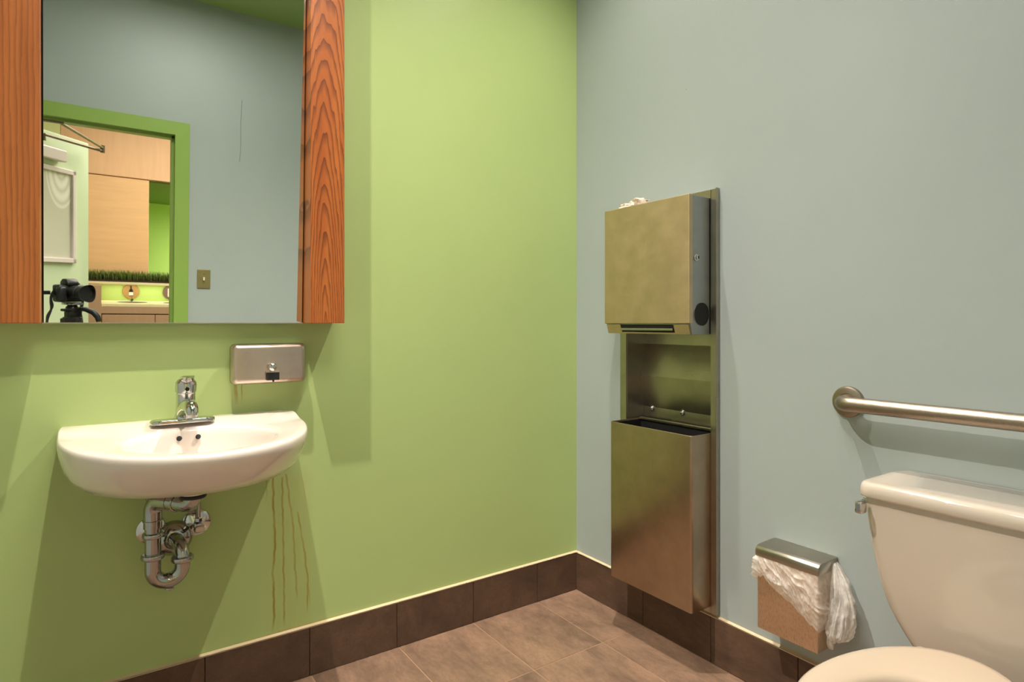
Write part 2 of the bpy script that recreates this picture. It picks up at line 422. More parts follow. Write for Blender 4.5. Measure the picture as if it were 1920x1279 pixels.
# the leaf's local axes: X along the leaf, Y = towards the room face, Z up
LM = Matrix(((LE.x, LN.x, 0, LH.x), (LE.y, LN.y, 0, LH.y), (0, 0, 1, 0), (0, 0, 0, 1)))
def leafobj(name, bm, mat, parent, **k):
    bm.transform(LM); return obj(name, bm, mat, parent, **k)
leafobj('door_leaf', B(0, .85, -.042, 0, .01, 2.045, bev=.002, seg=1), M['door_green'], dr)
leafobj('closer_body', B(.30, .590, .0, .055, 1.875, 1.945, bev=.006), M['white_plastic'], dr, label='pale closer box on the open door')
shoe = Vector((-1.86, -2.235, 2.075 - .05)); elb = LM @ Vector((.84, .10, 2.02)); pin = LM @ Vector((.44, .03, 1.975))
shoe = Vector((-1.85, -2.255, 2.028))
bm = bmesh.new(); tube(bm, [pin, pin + Vector((0, 0, .035)), elb + Vector((0, 0, -.02))], .009, 8); tube(bm, [elb + Vector((0, 0, -.03)), elb + Vector((0, 0, .015))], .014, 10); tube(bm, [elb, shoe], [.008, .008], 8); box(bm, shoe.x - .045, shoe.x + .045, shoe.y - .02, shoe.y + .02, shoe.z - .02, shoe.z + .002, bev=.004)
obj('closer_arm', bm, M['arm'], dr, 40)
# framed panel hanging on the leaf
po = thing('framed_door_panel', 'white framed pale panel with painted reflection swags hanging on the open door', 'door_panel', tuple(LM @ Vector((.45, .004, 1.25))))
PX0, PX1, PZ0, PZ1 = .17, .712, 1.262, 1.842
bm = bmesh.new(); b_ = .030
for a in ((PX0, PX0 + b_, PZ0, PZ1), (PX1 - b_, PX1, PZ0, PZ1), (PX0, PX1, PZ0, PZ0 + b_), (PX0, PX1, PZ1 - b_, PZ1)):
    box(bm, a[0], a[1], .0005, .022, a[2], a[3], bev=.004)
def rel(name, bm, mat, parent, **k):
    return obj(name, bm, mat, parent, **k)
leafobj('door_panel_frame', bm, M['white_plastic'], po)
bm = B(PX0 + b_ - (PX0 + PX1) / 2, PX1 - b_ - (PX0 + PX1) / 2, .0005, .008, PZ0 + b_ - 1.55, PZ1 - b_ - 1.55)
o = obj('door_panel_face', bm, M['door_panel'], None); o.parent = po
o.matrix_parent_inverse = Matrix.Translation(po.location).inverted()
o.matrix_basis = LM @ Matrix.Translation(((PX0 + PX1) / 2, 0, 1.55))

bm = bmesh.new(); tube(bm, [(-.930, YB + .0003, 2.30), (-.934, YB + .0003, 2.15), (-.932, YB + .0003, 2.0), (-.938, YB + .0003, 1.93)], .0008, 5)
obj('paint_crack', bm, M['black_edge'], wb, label='hairline crack in the blue paint')
# light switch on the rear wall
sw = thing('light_switch', 'bronze switch plate on the blue wall right of the doorway, seen in mirror', 'switch', (-1.127, YB, 1.15))
obj('plate', B(-1.163, -1.091, YB, YB + .006, 1.148, 1.262, bev=.0025), M['switch'], sw)
bm = B(-1.132, -1.122, YB + .004, YB + .016, 1.196, 1.216, bev=.002); obj('toggle', bm, M['ivory'], sw)
for z in (1.175, 1.236):
    obj('screw', lathe(bmesh.new(), [(.0035, 0), (.0035, .0015), (.002, .002)], (-1.127, YB + .0055, z), (0, 1, 0), 10), M['pipe'], sw)

# ------------------------------------------------------------------ hall beyond the door
HY = -4.75
hf = obj('floor_hall', B(-3.4, .9, -7.2, YB - .12, -.06, 0), M['floor_tile'], kind='structure'); hf['label'] = 'brown hall floor outside the doorway'
hc = obj('ceiling_hall', B(-3.4, .9, -7.2, YB - .12, 2.80, 2.9), M['label'], kind='structure'); hc['label'] = 'white hall ceiling'
for nm, bb in (('wall_hall_left', (-3.5, -3.4, -7.2, YB - .12)), ('wall_hall_right', (.9, 1.0, -7.2, YB - .12))):
    o = obj(nm, B(*bb, -.05, 2.9), M['hall_green'], kind='structure'); o['label'] = 'green side wall of the hall out of view'
hw = obj('wall_hall_far', B(-3.5, 1.0, -7.2, -7.1, -.05, 2.9), M['hall_green'], kind='structure'); hw['label'] = 'bright green wall at the end of the passage behind the hall cladding'
o = obj('wall_hall_panel', B(-3.4, -1.897, HY - .06, HY, 0, 2.80), M['pale_yellow'], kind='structure'); o['label'] = 'pale green hall wall beside the timber cladding'
tp = obj('trim_1', B(-1.897, .9, HY - .06, HY - .02, 2.05, 2.80), M['cab_wood'], kind='structure'); tp['label'] = 'pale maple cladding above the counter niche'
obj('wood_panel', B(-1.895, .9, HY - .02, HY, 2.055, 2.80, bev=.002, seg=1), M['pale_wood_v'], tp)
tq = obj('trim_2', B(-1.897, -1.238, HY - .06, HY - .02, 1.095, 2.05), M['cab_wood'], kind='structure'); tq['label'] = 'pale maple cladding left of the niche'
obj('wood_panel', B(-1.895, -1.237, HY - .02, HY, 1.10, 2.045, bev=.002, seg=1), M['pale_wood_h'], tq)
o = obj('trim_3', B(-1.6, .9, -7.1, HY - .06, 2.04, 2.10), M['soffit'], kind='structure'); o['label'] = 'dark green soffit of the passage beside the cladding'
o = obj('trim_4', B(-3.4, .9, HY - .06, HY - .001, 0, 1.08), M['hall_green'], kind='structure'); o['label'] = 'bright green splashback wall above the hall counter'
# planter ledge with grass
pl = thing('grass_planter', 'long planter of green grass on the ledge above the hall counter', 'planter', (-.9, HY + .05, 1.09))
obj('planter_ledge', B(-1.90, .6, HY - .10, HY + .13, 1.083, 1.105, bev=.003, seg=1), M['counter'], pl)
obj('soil', B(-1.88, .58, HY + .005, HY + .11, 1.105, 1.122), M['soil'], pl)
vs, fs = [], []
for i in range(2600):
    x = random.uniform(-1.88, -.5); y = HY + random.uniform(.012, .105); h = random.uniform(.055, .1); a = random.uniform(0, 2 * PI); l = random.uniform(.0, .045); wd = random.uniform(.0018, .003)
    dx, dy = math.cos(a) * l, math.sin(a) * l * .5; px, py = math.cos(a + 1.6) * wd, math.sin(a + 1.6) * wd
    k = len(vs)
    vs += [(x - px, y - py, 1.12), (x + px, y + py, 1.12), (x + px + dx * .3, y + py + dy * .3, 1.12 + h * .6), (x - px + dx * .3, y - py + dy * .3, 1.12 + h * .6), (x + dx, y + dy, 1.12 + h)]
    fs += [(k, k + 1, k + 2, k + 3), (k + 3, k + 2, k + 4)]
me = bpy.data.meshes.new('grass'); me.from_pydata(vs, [], fs); me.materials.append(M['grass'])
o = bpy.data.objects.new('grass', me); COL.objects.link(o); o.parent = pl; o.matrix_parent_inverse = Matrix.Translation(pl.location).inverted(); o['kind'] = 'stuff'
# counter
ct = thing('vanity_counter', 'long hall vanity with cream top and dusty maple doors, seen in the mirror', 'counter', (-.9, -4.5, 0))
CF = -4.25
obj('countertop', B(-1.61, .6, HY, CF, .905, .932, bev=.003, seg=1), M['counter'], ct)
obj('apron', B(-1.61, .6, CF - .03, CF + .004, .848, .905), M['cab_wood'], ct)
obj('side_panel', B(-1.72, -1.61, HY, CF + .02, 0, 1.082), M['cab_wood'], ct)
obj('carcass', B(-1.61, .6, HY, CF - .022, .06, .848), M['soil'], ct)
for a, b in ((-1.605, -1.222), (-1.218, -.80), (-.796, -.38), (-.376, .04)):
    obj('cabinet_door', B(a, b, CF - .02, CF + .002, .07, .838, bev=.002, seg=1), M['cab_wood'], ct)
for cx in (-1.376, -1.02):
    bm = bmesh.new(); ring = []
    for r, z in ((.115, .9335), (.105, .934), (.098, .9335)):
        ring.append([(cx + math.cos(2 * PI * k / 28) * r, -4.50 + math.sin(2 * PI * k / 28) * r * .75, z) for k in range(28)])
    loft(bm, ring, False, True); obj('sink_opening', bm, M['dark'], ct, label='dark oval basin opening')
    bm = bmesh.new(); tube(bm, [(cx, -4.66, .93), (cx, -4.66, .955), (cx, -4.60, .965), (cx, -4.55, .95)], .010, 8); obj('tap', bm, M['chrome'], ct)
def plaque(cx, disc, lab, icon):
    o = thing('round_plaque', lab, 'plaque', (cx, HY, 1.018))
    obj('disc', lathe(bmesh.new(), [(.068, 0), (.068, .009), (.064, .012)], (cx, HY, 1.018), (0, 1, 0), 36), disc, o)
    y0, y1 = HY + .012, HY + .016
    if icon == 'bottle':
        prof = [(-.016, .978), (.016, .978), (.016, 1.022), (.012, 1.034), (.005, 1.044), (.005, 1.064), (.006, 1.070), (-.006, 1.070), (-.005, 1.064), (-.005, 1.044), (-.012, 1.034), (-.016, 1.022)]
        bm = bmesh.new(); prism(bm, [(cx + a, z) for a, z in prof], 'y', y0, y1); obj('bottle_emblem', bm, M['bottle'], o)
        obj('emblem_label', B(cx - .0165, cx + .0165, y1, y1 + .002, .982, 1.012), M['label'], o)
    else:
        bm = bmesh.new(); prism(bm, [(cx + a, z) for a, z in rrect(.008, 1.016, .034, .042, .012)], 'y', y0, y1); obj('roll_emblem', bm, M['label'], o)
plaque(-1.376, M['tan'], 'round tan plaque with dark bottle on the green splashback', 'bottle')
plaque(-1.054, M['mauve'], 'round mauve plaque with white roll half hidden by door frame', 'roll')

# ================================================================== MIRROR AND WOOD PANELS
PD = .11; ZM0, ZM1 = 1.12, 2.36; TH = math.radians(2.4); YM = -.035
mi = thing('wall_mirror', 'large mirror tilted forward between the two cherry wood panels above the basin', 'mirror', (-1.47, 0, ZM0))
def my(z): return YM - (z - ZM0) * math.tan(TH)
def slab(x0, x1, off0, off1, z0, z1):
    bm = bmesh.new(); prism(bm, [(my(z0) + off0, z0), (my(z1) + off0, z1), (my(z1) + off1, z1), (my(z0) + off1, z0)], 'x', x0, x1); return bm
XI0, XI1 = -1.793, -1.147
obj('mirror_glass', slab(XI0 + .004, XI1 - .004, 0, .005, ZM0 + .001, ZM1), M['mirror'], mi)
bm = slab(XI0 + .0015, XI1 - .0015, .0052, .018, ZM0, ZM1); obj('mirror_backing', bm, M['black_edge'], mi)
obj('bottom_channel', slab(XI0 + .0015, XI1 - .0015, -.0015, .006, ZM0 - .0015, ZM0 + .0015), M['edge_metal'], mi, label='thin metal lip under the glass')
o = obj('wood_side_panel', B(-1.915, XI0, -PD, 0, ZM0, ZM1, bev=.0012, seg=1), M['wood2']); tag(o, 'straight-grained cherry wood panel on the left side of the mirror', 'panel')
o = obj('wood_side_panel', B(XI1, -1.042, -PD, 0, ZM0, ZM1, bev=.0012, seg=1), M['wood']); tag(o, 'cathedral-grained cherry wood panel on the right side of the mirror', 'panel')

# ================================================================== WASHBASIN
BX = -1.468
prof_w = [(0, .290), (.03, .2925), (.08, .293), (.14, .292), (.19, .286), (.24, .275), (.29, .259), (.33, .239), (.37, .212), (.40, .187), (.43, .150), (.455, .108), (.472, .062), (.479, .03), (.481, 0)]
def catmull(ps, n):
    out = []
    for i in range(len(ps) - 1):
        p0, p1, p2, p3 = ps[max(i - 1, 0)], ps[i], ps[i + 1], ps[min(i + 2, len(ps) - 1)]
        for k in range(n):
            t_ = k / n
            out.append(tuple(.5 * ((2 * b) + (-a + c) * t_ + (2 * a - 5 * b + 4 * c - d) * t_ ** 2 + (-a + 3 * b - 3 * c + d) * t_ ** 3) for a, b, c, d in zip(p0, p1, p2, p3)))
    out.append(ps[-1]); return out
half = catmull(prof_w, 4)                                     # (depth, halfwidth), wall to nose
outline = [(BX + w_, -y_) for y_, w_ in half] + [(BX - w_, -y_) for y_, w_ in half[-2::-1]]
nb = 17
outline += [(BX - .290 + .58 * k / nb, 0) for k in range(1, nb)]
def ringat(sx, sy, z, yback=0):
    return [(BX + (x - BX) * sx, y * sy + yback, z + 0.0) for x, y in outline]
def sm(t_): t_ = min(1, max(0, t_)); return t_ * t_ * (3 - 2 * t_)
def fz(y): return .013 * sm((-y - .05) / .075) + .009 * min(1, max(0, (-y - .12) / .36))   # raised back ledge, then a slow fall to the nose
rings = []
for sx, sy, z in ((.03, .30, .703), (.22, .38, .703), (.40, .46, .702), (.52, .50, .696), (.60, .53, .688), (.68, .57, .6845), (.76, .64, .692), (.83, .73, .710), (.89, .81, .731), (.95, .89, .757), (.98, .95, .790), (.994, .985, .818), (1.0, 1.0, .834), (.9985, .998, .8425), (.993, .992, .8480), (.982, .984, .850)):
    rings.append([(x, y, zz - fz(y) * (1 if zz > .8 else .5) + (.026 * sm((-y - .06) / .16) if zz < .705 else (.016 * sm((-y - .06) / .16) if zz < .72 else 0))) for x, y, zz in ringat(sx, sy, z)])
# inner bowl: morph from the outline to an ellipse
ECX, ECY, EA, EB = BX + .006, -.274, .170, .150
def ell(s, z, dy=0):
    out = []
    for x, y in outline:
        a = math.atan2(y - ECY, (x - ECX))
        out.append((ECX + EA * s * math.cos(a), ECY + dy + EB * s * math.sin(a), z))
    return out
def morph(a, b, t_): return [tuple(p * (1 - t_) + q * t_ for p, q in zip(u, v)) for u, v in zip(a, b)]
top = rings[-1]
rings.append([(x, y, .8505 - fz(y)) for x, y, z in morph(top, ell(1.06, .850), .35)])
rings.append([(x, y, .8495 - fz(y)) for x, y, z in morph(top, ell(1.06, .850), .75)])
rings.append([(x, y, .8488 - fz(y)) for x, y, z in ell(1.06, .85)])
for s, z, dy in ((1.03, .8475, 0), (1.0, .843, 0), (.972, .830, .0), (.925, .808, 0), (.85, .782, .004), (.76, .756, .008), (.60, .736, .016), (.38, .724, .03), (.13, .7195, .05)):
    rings.append([(x, y, zz - fz(y) * (1 if s > .8 else .6)) for x, y, zz in ell(s, z, dy)])
wbm = bmesh.new(); loft(wbm, rings, True, True)
ws = thing('washbasin', 'white porcelain wall-hung washbasin below the mirror', 'sink', (BX, 0, .66))
obj('basin', wbm, M['porcelain'], ws, 50)
obj('drain_boss', lathe(bmesh.new(), [(.028, -.002), (.034, 0), (.036, .012), (.045, .03), (.07, .045)], (-1.476, -.215, .684), (0, 0, 1), 28), M['porcelain'], ws, 50)
for x in (-1.499, -1.454):
    obj('overflow_hole', lathe(bmesh.new(), [(.0065, 0), (.0065, .004), (.005, .0045)], (x, ECY + EB * .945 - .003, .8135), (0, -1, .45), 16), M['dark'], ws, label='small black overflow hole')
obj('drain_ring', lathe(bmesh.new(), [(.026, 0), (.026, .004), (.019, .005), (.017, .001)], (ECX, ECY + .05, .7110), (0, 0, 1), 24), M['chrome'], ws, 40)

# ------------------------------------------------------------------ faucet
fc = thing('faucet', 'chrome single-lever faucet on the back deck of the basin', 'faucet', (-1.479, -.075, .85))
bm = bmesh.new()
loft(bm, [[(p[0], p[1], z) for p in rrect(-1.484, -.085, .079 * s, .026 * s, .024 * s)] for s, z in ((1, .8495), (1, .855), (.985, .858), (.95, .8595))], True, True)
obj('base_plate', bm, M['chrome'], fc, 40)
fx, fy = -1.4765, -.078
bm = bmesh.new(); lathe(bm, [(.030, 0), (.029, .004), (.0255, .014), (.0240, .04), (.0240, .068), (.0245, .070)], (fx, fy, .8585), (0, 0, 1), 28); obj('body', bm, M['chrome'], fc, 50)
bm = bmesh.new(); tube(bm, [(fx, fy - .002, .872), (fx, fy - .025, .888), (fx, fy - .055, .899), (fx, fy - .085, .9015), (fx, fy - .108, .898), (fx, fy - .120, .890), (fx, fy - .121, .882)], [.024, .0235, .020, .018, .0172, .0155, .0135], 20); obj('spout', bm, M['chrome'], fc, 50)
bm = bmesh.new(); lathe(bm, [(.0135, 0), (.0135, -.009), (.010, -.0095)], (fx, fy - .118, .886), (0, -.15, 1), 18); obj('aerator', bm, M['pipe'], fc, 50)
bm = bmesh.new(); lathe(bm, [(.0225, 0), (.0225, .003), (.0262, .0035), (.0268, .02), (.0255, .030), (.019, .038), (.008, .042), (.001, .0425)], (fx, fy, .929), (0, -.10, 1), 28)
obj('lever_cap', bm, M['chrome'], fc, 50)
bm = bmesh.new(); rr = []
for q, hw_, hh in (((fx, fy + .004, .9645), .017, .006), ((fx, fy - .02, .970), .018, .0055), ((fx, fy - .045, .975), .016, .004), ((fx, fy - .068, .9775), .0135, .003), ((fx, fy - .080, .9765), .009, .002)):
    rr.append([(q[0] + a, q[1], q[2] + b) for a, b in rrect(0, 0, hw_, hh, min(hh, hw_) * .9, 3)])
loft(bm, rr, True, True); obj('lever', bm, M['chrome'], fc, 50)
obj('temperature_dot', lathe(bmesh.new(), [(.0052, 0), (.0052, .002), (.003, .0025)], (fx, fy - .0275, .941), (0, -1, .05), 14), M['dark'], fc, label='dark dot on the lever cap')

# ------------------------------------------------------------------ drain trap
pr = .019; DXp, DYp = -1.476, -.215; TX, TY = -1.557, -.105
tr = thing('drain_trap', 'chrome P-trap drain under the washbasin', 'pipe', (TX, TY, .43))
obj('drain_gasket', lathe(bmesh.new(), [(.030, 0), (.032, .003), (.032, .007), (.029, .010)], (DXp, DYp, .673), (0, 0, 1), 24), M['rubber'], tr, 40, label='black rubber washer under the basin')
hd = Vector((TX - DXp, TY - DYp, 0)); HL = hd.length; hd.normalize()
def bend(c, a, b, r, n=7): return arc(c, a, b, r, 0, PI / 2, n)
zt = .654
P0 = Vector((DXp, DYp, .677))
pts = [P0, Vector((DXp, DYp, zt + .024))]
c = Vector((DXp, DYp, zt + .024)) + hd * .024
pts += arc(c, -hd, Vector((0, 0, -1)), .024, 0, PI / 2, 6)[1:]
e2 = Vector((TX, TY, zt)) - hd * .03
pts += [e2]
bm = bmesh.new(); tube(bm, pts, pr + .0015, 20); obj('tailpiece', bm, M['pipe'], tr, 50)
c = Vector((TX, TY, zt - .03)) - hd * .03
pts = [e2 - hd * .03, e2] + arc(c, Vector((0, 0, 1)), hd, .03, 0, PI / 2, 8)[1:] + [Vector((TX, TY, .58))]
bm = bmesh.new(); tube(bm, pts, pr + .003, 20); obj('elbow', bm, M['pipe'], tr, 50)
bm = bmesh.new(); tube(bm, [(TX, TY, .60), (TX, TY, .50)], pr, 20); obj('drop_pipe', bm, M['pipe'], tr, 50)
UX = -1.488; ur = (UX - TX) / 2; uc = Vector(((TX + UX) / 2, TY, .467))
pts = [Vector((TX, TY, .512))] + arc(uc, Vector((-1, 0, 0)), Vector((0, 0, -1)), ur, 0, PI, 16) + [Vector((UX, TY, .482))]
bm = bmesh.new(); tube(bm, pts, pr + .0005, 22); obj('trap_bend', bm, M['pipe'], tr, 50)
pts = [Vector((UX, TY, .470)), Vector((UX, TY, .492)), Vector((UX - .001, TY + .008, .507)), Vector((UX - .005, TY + .03, .519)), Vector((UX - .009, TY + .06, .518)), Vector((UX - .011, -.001, .514))]
bm = bmesh.new(); tube(bm, pts, pr - .001, 22); obj('wall_arm', bm, M['pipe'], tr, 50)
def nut(name, o, d, r=.0255, h=.014):
    bm = bmesh.new(); lathe(bm, [(r - .004, -h / 2), (r - .001, -h / 2 + .002), (r, -h * .2), (r, h * .2), (r - .001, h / 2 - .002), (r - .004, h / 2)], o, d, 20); return obj(name, bm, M['pipe'], tr, 30)
nut('slip_nut', (TX, TY, .561), (0, 0, 1)); nut('slip_nut', (TX, TY, .505), (0, 0, 1), .028, .015); nut('slip_nut', (UX, TY, .485), (0, 0, 1), .028, .015)
nut('collar', (TX, TY, .600), (0, 0, 1), .0245, .006); nut('collar', Vector((DXp, DYp, zt)) + hd * .055, hd, .0235, .005)
nut('cleanout_plug', (uc.x + .004, TY, .467 - ur - pr - .002), (.12, 0, 1), .011, .009)
bm = bmesh.new(); lathe(bm, [(.049, 0), (.048, .008), (.040, .020), (.027, .028), (.0225, .029), (.0215, .028)], (UX - .011, 0, .512), (0, -1, 0), 32); obj('wall_flange', bm, M['pipe'], tr, 40)
# supply valves
def supply(x, z, lab, topx, handle=True):
    s_ = thing('supply_valve', lab, 'valve', (x, 0, z))
    obj('escutcheon', lathe(bmesh.new(), [(.038, 0), (.037, .004), (.030, .009), (.014, .011), (.012, .012)], (x, 0, z), (0, -1, 0), 28), M['chrome'], s_, 40)
    bm = bmesh.new(); lathe(bm, [(.009, .008), (.009, .035), (.013, .036), (.013, .06), (.010, .062)], (x, 0, z), (0, -1, 0), 16); obj('stop_body', bm, M['pipe'], s_, 40)
    bm = bmesh.new(); rr = [[(p[0], y, p[1]) for p in rrect(x, z, a, b, min(a, b) * .95, 4)] for y, a, b in ((-.060, .006, .006), (-.066, .015, .009), (-.074, .016, .010), (-.078, .012, .007))]
    loft(bm, rr, True, True); obj('oval_handle', bm, M['chrome'], s_, 40)
    bm = bmesh.new(); tube(bm, [(x, -.048, z + .008), (x, -.048, z + .03), (x + (topx - x) * .4, -.05, z + .08), (topx, -.07, .70)], .005, 10); obj('riser_tube', bm, M['pipe'], s_, 50)
    bm = bmesh.new(); lathe(bm, [(.008, 0), (.009, .003), (.009, .012), (.007, .015)], (x, -.048, z + .012), (0, 0, 1), 6); obj('compression_nut', bm, M['pipe'], s_)
supply(-1.553, .545, 'chrome supply stop behind the drop pipe of the drain', -1.575)
supply(-1.441, .546, 'chrome supply stop right of the drain pipes', -1.44)

# ------------------------------------------------------------------ soap dispenser
sd = thing('soap_dispenser', 'stainless steel soap dispenser with rust marks above the basin', 'soap dispenser', (-1.25, 0, .94))
def rbox_y(x0, x1, z0, z1, y0, y1, r, edge):
    bm = bmesh.new(); cx, cz, hx, hz = (x0 + x1) / 2, (z0 + z1) / 2, (x1 - x0) / 2, (z1 - z0) / 2
    rr = [[(p[0], y0, p[1]) for p in rrect(cx, cz, hx, hz, r)]]
    for i in range(6):
        t_ = i / 5 * PI / 2
        k = edge * (1 - math.cos(t_))
        rr.append([(p[0], y1 + edge - edge * math.sin(t_), p[1]) for p in rrect(cx, cz, hx - k, hz - k, max(r - k * .6, .002))])
    loft(bm, rr, True, True); return bm
obj('back_box', rbox_y(-1.352, -1.136, .937, 1.058, -.0005, -.020, .014, .004), M['steel'], sd, 40)
obj('front_cover', rbox_y(-1.354, -1.146, .940, 1.057, -.022, -.060, .014, .014), M['steel_soap'], sd, 40)
obj('valve_collar', B(-1.263, -1.227, -.070, -.058, .950, .9745, bev=.0015), M['rubber'], sd, label='black square valve collar')
bm = bmesh.new(); box(bm, -1.265, -1.225, -.071, -.059, .9735, .9765); box(bm, -1.227, -1.225, -.071, -.059, .950, .975)
obj('collar_rim', bm, M['steel_soap'], sd)
obj('push_button', lathe(bmesh.new(), [(.0085, 0), (.0085, .012), (.0115, .014), (.0115, .019), (.008, .023), (.002, .0245)], (-1.247, -.059, .990), (0, -1, 0), 20), M['chrome'], sd, 40)
obj('spout_tip', lathe(bmesh.new(), [(.003, 0), (.003, .004), (.002, .005)], (-1.243, -.064, .950), (0, 0, -1), 10), M['rubber'], sd)

# ================================================================== TOWEL UNIT (recessed)
tu = thing('paper_towel_dispenser', 'tall stainless steel paper towel dispenser recessed in the blue wall', 'towel dispenser', (0, -.5, .17))
PY0, PY1, PZ0_, PZ1_ = -.711, -.277, .168, 1.558
bm = bmesh.new(); pt_ = .018
box(bm, -pt_, 0, PY0, RY0 + .002, PZ0_, PZ1_); box(bm, -pt_, 0, RY1 - .002, PY1, PZ0_, PZ1_)
box(bm, -pt_, 0, RY0, RY1, PZ1_ - .05, PZ1_); box(bm, -pt_, 0, RY0, RY1, PZ0_, PZ0_ + .045)
bm2 = bmesh.new(); box(bm2, -pt_ - .0015, -pt_ + .002, PY0 - .003, PY1 + .003, PZ0_ - .002, PZ0_ + .02)
bm2.free()
obj('wall_frame', bm, M['steel'], tu)
obj('frame_return', B(-.0178, -.001, PY0 - .0025, PY0 + .0005, PZ0_, PZ1_ + .004), M['steel'], tu)
# recess lining: side cheeks, kinked back
bm = bmesh.new()
box(bm, -.012, .115, RY1 - .0035, RY1 - .0005, RZ0 + .01, RZ1); box(bm, -.012, .115, RY0 + .0005, RY0 + .0035, RZ0 + .01, RZ1)
obj('recess_cheek', bm, M['steel'], tu)
bm = bmesh.new()
bp = [(.094, 1.49), (.094, 1.040), (.053, .920), (.074, .80), (.076, .23)]
prism(bm, [(a, b) for a, b in bp] + [(a + .003, b) for a, b in bp[::-1]], 'y', RY1 - .0035, RY0 + .0035)
obj('recess_back', bm, M['steel'], tu)
for yy in (-.355, -.50):
    obj('rivet', lathe(bmesh.new(), [(.010, 0), (.010, .002), (.007, .006), (.002, .008)], (.073, yy, .795), (-1, 0, 0.1), 14), M['chrome'], tu, 40)
# towel cabinet: y -.671..-.281
CY0, CY1, CXf = -.689, -.303, -.121
bm = bmesh.new(); prism(bm, [(.09, 1.5315), (CXf + .006, 1.5315), (CXf + .006, 1.118), (CXf + .016, 1.083), (.09, 1.083)], 'y', CY0, CY1, bev=.001)
obj('cabinet_body', bm, M['steel_side'], tu)
obj('front_door', B(CXf - .002, CXf + .0165, CY0 - .0012, CY1 + .0012, 1.119, 1.534, bev=.002), M['steel_front'], tu)
# lip below the door with the towel slot
bm = bmesh.new(); sl = (-.622, -.378)
for a, b in ((CY0 + .006, sl[0]), (sl[1], CY1 - .006)):
    prism(bm, [(CXf + .002, 1.116), (CXf + .0125, 1.0835), (CXf + .02, 1.0835), (CXf + .012, 1.116)], 'y', a, b)
prism(bm, [(CXf + .011, 1.0885), (CXf + .0125, 1.0835), (CXf + .02, 1.0835), (CXf + .02, 1.0885)], 'y', sl[0], sl[1])
obj('slot_lip', bm, M['steel_front'], tu)
bm = bmesh.new(); prism(bm, [(CXf + .0045, 1.114), (CXf + .012, 1.088), (CXf + .018, 1.088), (CXf + .012, 1.114)], 'y', sl[0] + .001, sl[1] - .001)
obj('towel_slot', bm, M['dark'], tu, label='dark slot under the door')
obj('slot_roller', (lambda bm: tube(bm, [(CXf + .0075, sl[0] + .004, 1.099), (CXf + .0075, sl[1] - .004, 1.099)], .005, 10))(bmesh.new()), M['pipe'], tu, 50)
obj('side_port', lathe(bmesh.new(), [(.037, -.004), (.037, .001), (.035, .0015)], (-.0605, CY0 - .0005, 1.149), (0, -1, 0), 36), M['dark'], tu, label='round black port on the near side')
obj('port_rim', lathe(bmesh.new(), [(.0368, -.002), (.0380, .0012), (.0388, .0012), (.0388, -.002)], (-.0605, CY0 - .0005, 1.149), (0, -1, 0), 36, False, False), M['steel'], tu)
obj('lock', lathe(bmesh.new(), [(.011, 0), (.011, .002), (.008, .003), (.008, .008), (.006, .0095)], (-.088, CY0 - .0005, 1.331), (0, -1, 0), 20), M['chrome'], tu, 40)
obj('lock_slot', B(-.0895, -.0865, CY0 - .0115, CY0 - .009, 1.326, 1.336), M['dark'], tu)
bm = B(-.021, -.0185, CY0 - .0012, CY0 + .001, 1.085, 1.530); obj('side_seam', bm, M['dark'], tu)
# crumpled paper on top
bm = bmesh.new(); bmesh.ops.create_icosphere(bm, subdivisions=4, radius=1)
for v in bm.verts:
    n_ = noise.noise(v.co * 2.3) * .5 + noise.noise(v.co * 6) * .25
    k = 1 + n_
    v.co = Vector((v.co.x * .030 * k - .06, v.co.y * .055 * k - .385, 1.5342 + max(0, (v.co.z * k + .75)) * .016 + (.012 if v.co.y < -.3 and v.co.z > 0 else 0)))
bmesh.ops.remove_doubles(bm, verts=bm.verts[:], dist=1e-5)
o = obj('crumpled_paper', bm, M['tissue'], None, 60); tag(o, 'scrap of crumpled paper towel on top of the towel dispenser', 'paper')

# waste bin
wbn = thing('waste_bin', 'tall brushed steel waste bin below the towel dispenser', 'trash bin', (0, -.5, .19))
WX, WY0, WY1, WZ0, WZ1 = -.112, -.691, -.319, .187, .758
bm = bmesh.new()
prof = []
def wring(z, ins=0, xb=.05):
    x0, x1, y0, y1 = WX + ins, xb - ins, WY0 + ins, WY1 - ins
    r = .009 - ins * .5
    out = [(x1, y1, z), (x1, y0, z)]
    for i in range(6): t_ = -PI / 2 - PI / 2 * i / 5; out.append((x0 + r + r * math.cos(t_), y0 + r + r * math.sin(t_), z))
    for i in range(6): t_ = PI - PI / 2 * i / 5; out.append((x0 + r + r * math.cos(t_), y1 - r + r * math.sin(t_), z))
    return out
loft(bm, [wring(WZ0 + .004, .004), wring(WZ0 + .0012, .0015), wring(WZ0 + .004), wring(WZ1 - .001), wring(WZ1, .0008), wring(WZ1, .0022), wring(WZ1 - .004, .003), wring(WZ0 + .006, .004)], True, True)
obj('bin_body', bm, M['steel_bin'], wbn, 35)
bm = bmesh.new(); loft(bm, [wring(WZ1 - .006, .0045), wring(WZ0 + .012, .0045)], False, True); obj('bin_inner_shade', bm, M['dark'], wbn, label='dark sheet for the shade inside the bin')  # black sheet standing in for the shade inside the bin
bm = B(.040, .052, WY0 + .001, WY1 - .001, WZ1 - .006, WZ1 + .004, bev=.002); obj('rear_rim', bm, M['steel'], wbn)

